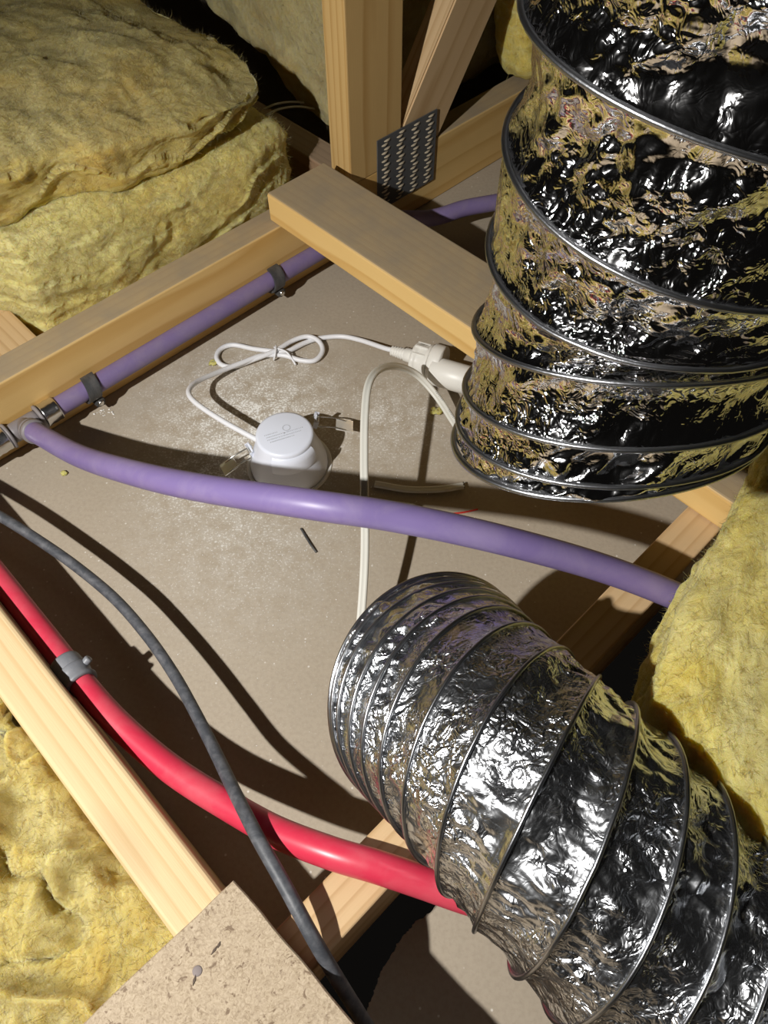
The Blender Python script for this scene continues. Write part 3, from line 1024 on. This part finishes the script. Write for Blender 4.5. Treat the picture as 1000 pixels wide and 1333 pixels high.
def flat_profile(w, t, m=10):
    """twin flat sheath: two lobes with a shallow groove between"""
    out = []
    an = np.linspace(-90, 90, m)
    for q in an: out.append((t / 2 * math.sin(math.radians(q)), w / 2 - t / 2 + t / 2 * math.cos(math.radians(q))))
    out.append((t * 0.50, t * 0.35)); out.append((t * 0.36, 0.0)); out.append((t * 0.50, -t * 0.35))
    for q in np.linspace(90, 270, m): out.append((t / 2 * math.sin(math.radians(q)), -w / 2 + t / 2 + t / 2 * math.cos(math.radians(q))))
    out.append((-t * 0.50, -t * 0.35)); out.append((-t * 0.36, 0.0)); out.append((-t * 0.50, t * 0.35))
    return np.array(out)


wc = thing('flat_cable', 'cream flat twin cable arching from under the upper duct to the lower duct', 'cable', tuple(P(475, 700, 0.0)))
white = [(760, 604, .020), (700, 606, .020), (646, 602, .020), (614, 584, .022), (590, 548, .026), (568, 515, .034), (543, 488, .050), (517, 477, .075), (494, 481, .095), (480, 500, .104), (475, 540, .101), (474, 600, .090), (475, 660, .078), (475, 720, .064), (472, 780, .050), (466, 850, .035)]
path, s = spline(ppath(white), 140)
T = np.gradient(path, axis=0); T /= np.linalg.norm(T, axis=1)[:, None]
view = np.array([0, 0, HC]) * 0 + np.array([0.0, -0.55, 0.84])
Bn = np.cross(T, view); Bn /= np.linalg.norm(Bn, axis=1)[:, None]
Nn = np.cross(Bn, T)
V, f = sweep(path, flat_profile(0.0078, 0.0040), N=Nn, B=Bn)
mesh_obj('sheath', V, f, M['cream_cable'], wc)
# faint print along the sheath
for i0 in (44, 38, 33, 28):
    dash = []
    for k in range(7):
        i = i0 + k * 0.45
        p = np.array([np.interp(i, np.arange(140), path[:, c]) for c in range(3)])
        t_, n_, b_ = T[int(i)], Nn[int(i)], Bn[int(i)]
        e = p + n_ * 0.00215 + b_ * 0.0022
        dash.append(box_vf((-0.0005, -0.0007 - 0.0003 * (k % 2), -0.0001), (0.00025, 0.0007, 0.0001), t_, b_, n_, e))
    V, f = join(dash)
    mesh_obj('sheath_print', V, f, M['dark_print'], wc, smooth=False)['kind'] = 'stuff'

oc = thing('cable_offcut', 'short offcut of flat sheath on the ceiling in the pipe shadow', 'offcut', tuple(P(545, 634, 0.0)))
path, s = spline(ppath([(488, 630, .0025), (530, 637, .003), (570, 637, .004), (604, 632, .005)]), 50)
V, f = sweep(path, flat_profile(0.0078, 0.004))
mesh_obj('sheath', V, f, M['cream_cable'], oc)
T, N, B = frames(path)
V, f = box_vf((-0.0006, -0.0036, -0.0018), (0.0004, 0.0036, 0.0018), T[-1], B[-1], N[-1], path[-1])
mesh_obj('cut_end', V, f, M['black'], oc, smooth=False)

tag(tube('cable_sliver', ppath([(392, 688, .0012), (399, 700, .002), (406, 711, .002), (412, 719, .0012)]), 0.0011, M['black_clip'], n=24, m=8),
    'tiny black sliver of sheath on the ceiling below the arching purple pipe', 'offcut')
tag(tube('wire_offcut', ppath([(585, 669, .001), (603, 667, .0015), (622, 663, .001)]), 0.0009, M['red_wire'], n=16, m=8),
    'thin red wire scrap in the shadow of the arching purple pipe', 'offcut')

for k, (pts, lab) in enumerate((([(330, 150, .08), (350, 139, .092), (366, 134, .095), (390, 133, .092), (430, 138, .08)], 'upper of two thin pale wires in the dark gap behind the truss'),
                                ([(330, 160, .08), (352, 147, .092), (368, 141, .095), (392, 139, .092), (432, 145, .08)], 'lower of two thin pale wires in the dark gap behind the truss'))):
    tag(tube('thin_wire', ppath(pts), 0.0014, M['cream_cable'], n=40, m=8), lab, 'cable')

# ================================================================== DOWNLIGHT with its lead and plug
DL = P(377, 604, 0.0)
dl = thing('downlight', 'white recessed downlight can poking up through the ceiling with tied lead', 'downlight', tuple(DL))
TOPZ = 0.051
V, f = lathe([(0.0005, TOPZ), (0.0265, TOPZ), (0.0290, TOPZ - 0.0008), (0.0297, TOPZ - 0.003), (0.0305, TOPZ - 0.010), (0.0345, TOPZ - 0.024), (0.0385, 0.016), (0.0408, 0.006), (0.0412, -0.012)], DL, (0, 0, 1), 72)
mesh_obj('can', V, f, M['white_plastic'], dl)
V, f = lathe([(0.0412, 0.0005), (0.0418, 0.0012), (0.0445, 0.0016), (0.0455, 0.0008), (0.0455, -0.004)], DL, (0, 0, 1), 72)
mesh_obj('cut_rim', V, f, M['crumb'], dl)
# moulded shoulder on the near side
sd = P(392, 640, 0.0) - DL; sd[2] = 0; sd /= np.linalg.norm(sd)
tn = np.array([-sd[1], sd[0], 0])
an = np.radians(np.linspace(-42, 42, 15))
Vv = []
for (r, z) in ((0.0302, TOPZ - 0.0045), (0.0325, TOPZ - 0.006), (0.0345, TOPZ - 0.011), (0.0352, TOPZ - 0.024)):
    for q in an: Vv.append(DL + r * (math.cos(q) * sd + math.sin(q) * tn) + np.array([0, 0, z]))
Vv = np.array(Vv)
mesh_obj('shoulder', Vv, [tuple(int(x) for x in q) for q in grid_faces(4, 15, False)], M['white_plastic'], dl)
# rating print on the lid: rows of tiny characters too small to read, with a round mark
rowx = P(400, 548, TOPZ) - P(340, 566, TOPZ); rowx[2] = 0; rowx /= np.linalg.norm(rowx)
rowy = np.array([-rowx[1], rowx[0], 0])
pr = []
c = DL + np.array([0, 0, TOPZ + 0.0001])
for (r, x0, x1) in ((0.004, -0.020, -0.006), (0.0005, -0.019, 0.019), (-0.003, -0.019, 0.016), (-0.0065, -0.017, 0.008)):
    x = x0
    while x < x1:
        w = random.uniform(0.0006, 0.0013)
        pr.append(box_vf((x, r - 0.0006, -0.0001), (x + w, r + 0.0006, 0.00012), rowx, rowy, np.array([0, 0, 1.0]), c))
        x += w + random.uniform(0.0004, 0.001)
V, f = lathe([(0.0034, 0.0), (0.0034, 0.00012), (0.0042, 0.00012), (0.0042, 0.0)], c + rowx * 0.004 + rowy * 0.006, (0, 0, 1), 20)
pr.append((V, f))
V, f = join(pr)
mesh_obj('rating_print', V, f, M['grey_print'], dl, smooth=False)['kind'] = 'stuff'


def strip(pts, side, w, t, name, mat, parent):
    path, s = spline(pts, 30)
    T = np.gradient(path, axis=0); T /= np.linalg.norm(T, axis=1)[:, None]
    side = np.asarray(side, float)
    B = side - T * (T @ side)[:, None]; B /= np.linalg.norm(B, axis=1)[:, None]
    N = np.cross(B, T)
    pf = np.array([(-t / 2, -w / 2), (t / 2, -w / 2), (t / 2, w / 2), (-t / 2, w / 2)])
    V, f = sweep(path, pf, N=N, B=B)
    return mesh_obj(name, V, f, mat, parent, smooth=False)


def spring_clip(base_px, tip_px, base_z, tip_z):
    """two spring arms with a cross blade, hinged on a bracket on the can"""
    b = P(*base_px, base_z); t = P(*tip_px, tip_z)
    d = t - b; L = np.linalg.norm(d); d /= L
    sdv = np.cross(d, [0, 0, 1.0]); sdv /= np.linalg.norm(sdv)
    upv = np.cross(sdv, d)
    # bracket
    Vb, fb = box_vf((-0.004, -0.0075, -0.004), (0.001, -0.0063, 0.006), d, sdv, upv, b)
    Vc, fc = box_vf((-0.004, 0.0063, -0.004), (0.001, 0.0075, 0.006), d, sdv, upv, b)
    Ve, fe = box_vf((-0.004, -0.0075, 0.005), (-0.002, 0.0075, 0.006), d, sdv, upv, b)
    V, f = join([(Vb, fb), (Vc, fc), (Ve, fe)])
    mesh_obj('clip_bracket', V, f, M['white_plastic'], dl, smooth=False)
    arms = []
    for s in (-1, 1):
        p, _ = spline([b + sdv * 0.0068 * s - upv * 0.001, b + d * L * 0.5 + sdv * 0.0066 * s + upv * 0.002, t + sdv * 0.006 * s], 16)
        arms.append(sweep(p, circ(0.0008, 8)))
    # coil around the hinge pin
    tt = np.linspace(0, 1, 60)
    coil = np.array([b + sdv * (-0.006 + 0.012 * q) + 0.0017 * (math.cos(q * 38) * d + math.sin(q * 38) * upv) for q in tt])
    arms.append(sweep(coil, circ(0.0005, 6)))
    V, f = join(arms)
    o = mesh_obj('spring_clip', V, f, M['spring_steel'], dl)
    Vk, fk = box_vf((L * 0.55, -0.0078, -0.0006), (L * 1.05, 0.0078, 0.0004), d, sdv, upv, b + upv * 0.001)
    mesh_obj('clip_blade', Vk, fk, M['clear_blade'], o, smooth=False)
    return o


m, nt, bs = new_mat('clear_blade')
bs.inputs['Base Color'].default_value = (0.85, 0.85, 0.82, 1)
bs.inputs['Roughness'].default_value = 0.2
bs.inputs['Transmission Weight'].default_value = 0.6
M['clear_blade'] = m
spring_clip((413, 548), (457, 556), 0.030, 0.020)
spring_clip((326, 588), (292, 612), 0.022, 0.010)

lead_px = [(512, 456, .0205), (500, 453, .017), (470, 443, .008), (445, 438, .005), (418, 440, .004), (398, 446, .0045), (372, 458, .006), (354, 457, .006), (330, 454, .004), (304, 449, .004), (288, 454, .004), (282, 465, .004), (289, 475, .0035), (305, 477, .0035),
           (330, 468, .008), (358, 457, .0095), (380, 444, .008), (400, 438, .0085), (415, 444, .0075), (420, 457, .006), (410, 469, .005), (392, 469, .005), (372, 463, .006), (358, 462, .0065),
           (340, 463, .009), (318, 471, .010), (290, 482, .014), (262, 494, .025), (249, 503, .034), (246, 513, .039), (257, 526, .042), (290, 548, .044), (330, 570, .042), (365, 590, .039), (387, 602, .034), (391, 604, .030)]
tube('lead', ppath(lead_px), 0.0029, M['white_cable'], dl, n=420, m=14)
tie = [(357, 452, .010), (366, 455, .013), (374, 459, .012), (380, 467, .007), (385, 475, .0025)]
tube('twist_tie', ppath(tie), 0.0012, M['white_cable'], dl, n=30, m=8)
tt = np.linspace(0, 2 * math.pi, 25)
cc = P(358, 459, .0065)
loop = np.array([cc + np.array([0.002 * math.sin(q), 0.0095 * math.cos(q), 0.0072 * math.sin(q)]) for q in tt])
V, f = sweep(loop, circ(0.0011, 8))
mesh_obj('twist_tie', V, f, M['white_cable'], dl)
# strain relief hole on the can
V, f = lathe([(0.0036, -0.006), (0.0036, 0.0), (0.0028, 0.001)], P(390, 603, .031), P(387, 602, .034) - P(391, 605, .030), 14)
mesh_obj('lead_grommet', V, f, M['white_plastic'], dl)

# plug on the end of the lead
pa = P(509, 456, .0205); pb_ = P(590, 479, .024)
pd = pb_ - pa; plen = np.linalg.norm(pd); pd /= plen
prof = [(0.0030, 0.0)]
for k in range(5):
    h = 0.001 + k * 0.0032
    prof += [(0.0058 + 0.0003 * k, h), (0.0060 + 0.0003 * k, h + 0.0018), (0.0050 + 0.0003 * k, h + 0.0022), (0.0050 + 0.0003 * k, h + 0.0030)]
prof += [(0.0078, 0.018), (0.0082, 0.026), (0.0090, 0.028)]
V1 = lathe(prof, pa, pd, 28)
V, f = V1
mesh_obj('strain_relief', V, f, M['cream_plastic'], dl)
gprof = [(0.0088, 0.0265), (0.0165, 0.0285), (0.0185, 0.030), (0.0190, 0.033), (0.0172, 0.036), (0.0185, 0.044), (0.0208, 0.048), (0.0208, 0.050), (0.0005, 0.050)]
V, f = lathe(gprof, pa, pd, 12)
rel = V - pa; h = rel @ pd; rad = rel - h[:, None] * pd
V = pa + h[:, None] * pd + rad * np.where(np.abs(rad[:, 2:3]) > 0.012, 0.93, 1.0)
pg = mesh_obj('plug_grip', V, f, M['cream_plastic'], dl)
pgm = pg.modifiers.new('soft', 'BEVEL'); pgm.width = 0.0015; pgm.segments = 3; pgm.limit_method = 'ANGLE'
ribs = []
sv = np.cross(pd, [0, 0, 1.0]); sv /= np.linalg.norm(sv); uv = np.cross(sv, pd)
for k in (-1, 0, 1):
    ribs.append(box_vf((0.031, k * 0.009 - 0.0008, 0.0155), (0.046, k * 0.009 + 0.0008, 0.0192 - abs(k) * 0.003), pd, sv, uv, pa))
V, f = join(ribs)
mesh_obj('grip_rib', V, f, M['cream_plastic'], dl, smooth=False)

# the socket the plug sits in
so_c = pa + pd * 0.0505
sk = thing('power_socket', 'white surface socket taking the plug, half under the flat plank', 'socket', tuple(so_c - [0, 0, so_c[2]]))
V, f = lathe([(0.0005, 0.0), (0.0195, 0.0), (0.0215, 0.0015), (0.0215, 0.013), (0.0205, 0.0145), (0.0005, 0.0145)], so_c, pd, 40)
mesh_obj('socket_face', V, f, M['cream_plastic'], sk)
c2_ = so_c + pd * 0.010 - sv * 0.0 
q = P(583, 484, .026)
V, f = lathe([(0.0005, 0.0), (0.0152, 0.0), (0.0162, 0.001), (0.0162, 0.046), (0.0150, 0.048), (0.0005, 0.048)], so_c + pd * 0.006 + sv * 0.012 - uv * 0.000 , pd, 40)
mesh_obj('socket_body', V, f, M['cream_plastic'], sk)

# ================================================================== FOIL DUCTS
def duct(name, label, ctr, R, pitch_fn, mat, ns=420, nt=340, sag=0.007, seed=0, phase0=0.0, hand=1, slant=0.0, up=None, crumple=1.0, rfun=None):
    path, s = spline(ctr, ns)
    T, N, B = frames(path, up)
    sl = (slant(s) if callable(slant) else np.full(len(s), slant))[:, None]
    B = hand * (B * np.cos(sl) + T * np.sin(sl))
    pitch = np.array([pitch_fn(x) for x in s])
    ph = np.r_[0, np.cumsum(np.diff(s) / ((pitch[1:] + pitch[:-1]) / 2))] + phase0
    th = np.arange(nt) * 2 * math.pi / nt
    TH_, S_ = np.meshgrid(th, np.arange(ns))
    S_ = S_.astype(int)
    frac = (ph[S_] - TH_ / (2 * math.pi)) % 1.0
    Rr = R if rfun is None else rfun(s)[:, None]
    pit = pitch[:, None]
    valley = np.sin(np.pi * frac) ** 0.8
    X = np.column_stack([(np.cos(TH_) * R).ravel(), (np.sin(TH_) * R).ravel(), s[S_].ravel()])
    var = (0.35 + 1.3 * vnoise(X * np.array([22, 22, 26]), seed + 5)).reshape(ns, nt)
    sg = sag * np.clip(pit / 0.035, 0.35, 1.25) * valley * var
    def facet(cells, cell, sd, skew):
        """triangulated random heights: flat facets meeting in sharp creases"""
        wx = (vnoise(X * 55, sd + 1) - 0.5) * 0.9 + (vnoise(X * 120, sd + 2) - 0.5) * 0.35
        wy = (vnoise(X * 55, sd + 3) - 0.5) * 0.9 + (vnoise(X * 120, sd + 4) - 0.5) * 0.35
        x = TH_.ravel() / (2 * math.pi) * cells + wx + skew * s[S_].ravel() / cell
        y = s[S_].ravel() / cell + wy
        i = np.floor(x).astype(np.int64); j = np.floor(y).astype(np.int64)
        fx, fy = x - i, y - j
        z = np.zeros_like(i)
        hh = lambda a_, b_: _hash((a_ % cells), b_, z, sd)
        h00, h10, h01, h11 = hh(i, j), hh(i + 1, j), hh(i, j + 1), hh(i + 1, j + 1)
        lo = h00 + (h10 - h00) * fx + (h01 - h00) * fy
        up_ = h11 + (h01 - h11) * (1 - fx) + (h10 - h11) * (1 - fy)
        return (np.where(fx + fy < 1, lo, up_) - 0.5).reshape(ns, nt)
    mask = np.clip((vnoise(X * 26, seed + 70) - 0.30) / 0.35, 0.15, 1).reshape(ns, nt)
    pin = np.sin(np.pi * frac) ** 0.5
    cr = crumple * pin * (0.0066 * facet(26, 0.016, seed + 11, 0) + 0.0048 * mask * facet(60, 0.0085, seed + 21, 0) + 0.0022 * mask * facet(130, 0.004, seed + 31, 0))
    r = Rr - sg + cr - 0.0008
    wob = 1 + 0.02 * np.sin(2 * TH_ + s[:, None] * 30 + seed) + 0.012 * np.sin(3 * TH_ - s[:, None] * 45)
    r = r * wob
    V = path[:, None, :] + (r * np.cos(TH_))[:, :, None] * N[:, None, :] + (r * np.sin(TH_))[:, :, None] * B[:, None, :]
    Fq = grid_faces(ns, nt)
    if hand > 0: Fq = Fq[:, ::-1]
    t = thing(name, label, 'duct', tuple(path[0] - [0, 0, R]))
    mesh_obj('foil_sleeve', V.reshape(-1, 3), Fq.copy(), mat, t)
    # spring wire wound round the sleeve
    turns = ph[-1] - ph[0]
    nw = int(turns * 72)
    pw = np.linspace(ph[0], ph[-1], nw)
    sw = np.interp(pw, ph, s)
    thw = 2 * math.pi * pw
    def at(arr): return np.column_stack([np.interp(sw, s, arr[:, k]) for k in range(3)])
    pc, nw_, bw = at(path), at(N), at(B)
    Rw = (R if rfun is None else np.interp(sw, s, rfun(s))) * (1 + 0.02 * np.sin(2 * thw + sw * 30 + seed) + 0.012 * np.sin(3 * thw - sw * 45))
    wire = pc + (Rw * np.cos(thw))[:, None] * nw_ + (Rw * np.sin(thw))[:, None] * bw
    V, f = sweep(wire, circ(0.0013, 8))
    mesh_obj('spring_wire', V, f, M['foil_wire'], t)
    # end hoop
    R0 = R if rfun is None else float(rfun(s[:1])[0])
    R0 = R0 * (1 + 0.02 * np.sin(2 * th + seed) + 0.012 * np.sin(3 * th))
    hoop = path[0] + (R0 * np.cos(th))[:, None] * N[0] + (R0 * np.sin(th))[:, None] * B[0]
    Tn = np.roll(hoop, -1, 0) - hoop
    rad = hoop - path[0]; rad /= np.linalg.norm(rad, axis=1)[:, None]
    cp = circ(0.0017, 8)
    Vh = hoop[:, None, :] + cp[None, :, :1] * rad[:, None, :] + cp[None, :, 1:] * T[0]
    fh = [(i * 8 + j, i * 8 + (j + 1) % 8, ((i + 1) % nt) * 8 + (j + 1) % 8, ((i + 1) % nt) * 8 + j) for i in range(nt) for j in range(8)]
    mesh_obj('end_hoop', Vh.reshape(-1, 3), fh, M['foil_wire'], t)
    return t


up_ctr = [np.array(q) for q in ((0.113, 0.262, 0.346), (0.118, 0.270, 0.374), (0.124, 0.287, 0.42), (0.129, 0.294, 0.50), (0.136, 0.303, 0.60), (0.15, 0.32, 0.72), (0.17, 0.34, 0.85))]
duct('flexible_duct', 'crinkled silver foil duct hanging down at upper right, open end over the plug', up_ctr, 0.080,
     lambda s: np.interp(s, [0, 0.01, 0.03, 0.06, 0.10, 0.15, 0.3, 0.6], [0.012, 0.015, 0.022, 0.030, 0.040, 0.050, 0.052, 0.052]),
     M['foil_a'], seed=50, phase0=0.30, hand=-1, up=(-0.45, -0.89, 0.0), rfun=lambda s: np.interp(s, [0, 0.02, 0.08, 1], [0.076, 0.077, 0.080, 0.080]), slant=lambda s: np.radians(np.interp(s, [0, 0.03, 0.12, 1], [19, 16, 0, 0])), ns=640, sag=0.0036, nt=460)

lo_ctr = [P(568, 897, .118), P(592, 922, .142), P(632, 962, .165), P(680, 1015, .178), P(740, 1080, .180), P(810, 1150, .172), P(890, 1230, .158), P(980, 1320, .145), P(1090, 1430, .135)]
duct('flexible_duct', 'crinkled silver foil duct at lower right running over the joist, mouth to the ceiling', lo_ctr, 0.080,
     lambda s: np.interp(s, [0, 0.01, 0.03, 0.06, 0.10, 0.2, 0.5], [0.012, 0.011, 0.012, 0.016, 0.023, 0.027, 0.027]),
     M['foil_b'], seed=80, phase0=0.1, slant=math.radians(15), crumple=0.9, ns=700, sag=0.0042, nt=460,
     rfun=lambda s: np.interp(s, [0, 0.02, 0.07, 1], [0.086, 0.085, 0.080, 0.080]))

# ================================================================== DEBRIS
def crumbs():
    parts = []
    def add(u, v_, s):
        q = P(u, v_, 0.0)
        n = RNG.normal(size=(6, 3)); n /= np.linalg.norm(n, axis=1)[:, None]
        base = np.array([[1, 0, 0], [-1, 0, 0], [0, 1, 0], [0, -1, 0], [0, 0, 1], [0, 0, -1]]) * s * (0.6 + 0.6 * RNG.random((6, 1)))
        an = RNG.random() * 6.28
        r = np.array([[math.cos(an), -math.sin(an), 0], [math.sin(an), math.cos(an), 0], [0, 0, 0.6]])
        V = base @ r.T + q + [0, 0, s * 0.5]
        parts.append((V, [(0, 2, 4), (2, 1, 4), (1, 3, 4), (3, 0, 4), (2, 0, 5), (1, 2, 5), (3, 1, 5), (0, 3, 5)]))
    for k in range(900):
        u, v_ = RNG.normal(350, 95), RNG.normal(560, 75)
        if 70 < u < 620 and v_ > 601 - 0.62 * u + 15 and np.linalg.norm(P(u, v_) - P(377, 604)) > 0.048: add(u, v_, 0.0003 + 0.0006 * RNG.random() ** 3)
    for k in range(300):
        u, v_ = RNG.uniform(60, 700), RNG.uniform(440, 1000)
        if v_ > 601 - 0.62 * u + 20 and v_ < 1500 - 0.96 * u and np.linalg.norm(P(u, v_) - P(377, 604)) > 0.048: add(u, v_, 0.0003 + 0.0005 * RNG.random() ** 3)
    for k in range(22): add(RNG.normal(138, 8), RNG.normal(537, 3), 0.0006 + 0.0010 * RNG.random())
    return join(parts)


V, f = crumbs()
tag(mesh_obj('plaster_crumbs', V, f, M['crumb'], smooth=False), 'white plaster crumbs scattered on the ceiling around the downlight', 'debris', kind='stuff')
for k, (u, v_, s, lab) in enumerate(((568, 538, 0.0055, 'small yellow wool scrap on the ceiling left of the upper duct'), (279, 474, 0.004, 'small yellow wool scrap beside the tied loop of the lead'), (84, 617, 0.003, 'tiny yellow wool scrap below the pipe tee'))):
    c = P(u, v_, 0.0)
    th = np.linspace(0, math.pi, 7); ph = np.arange(12) * 2 * math.pi / 12
    V = np.array([[s * math.sin(a) * math.cos(b) * 1.4, s * math.sin(a) * math.sin(b), s * 0.5 * math.cos(a)] for a in th for b in ph])
    V += (fbm(V * 500, 90 + k, 3)[:, None] - 0.5) * s * 1.2
    V[:, 2] -= V[:, 2].min()
    tag(mesh_obj('wool_scrap', V + c, [tuple(int(x) for x in q) for q in grid_faces(7, 12)], M['wool_lemon']), lab, 'debris')
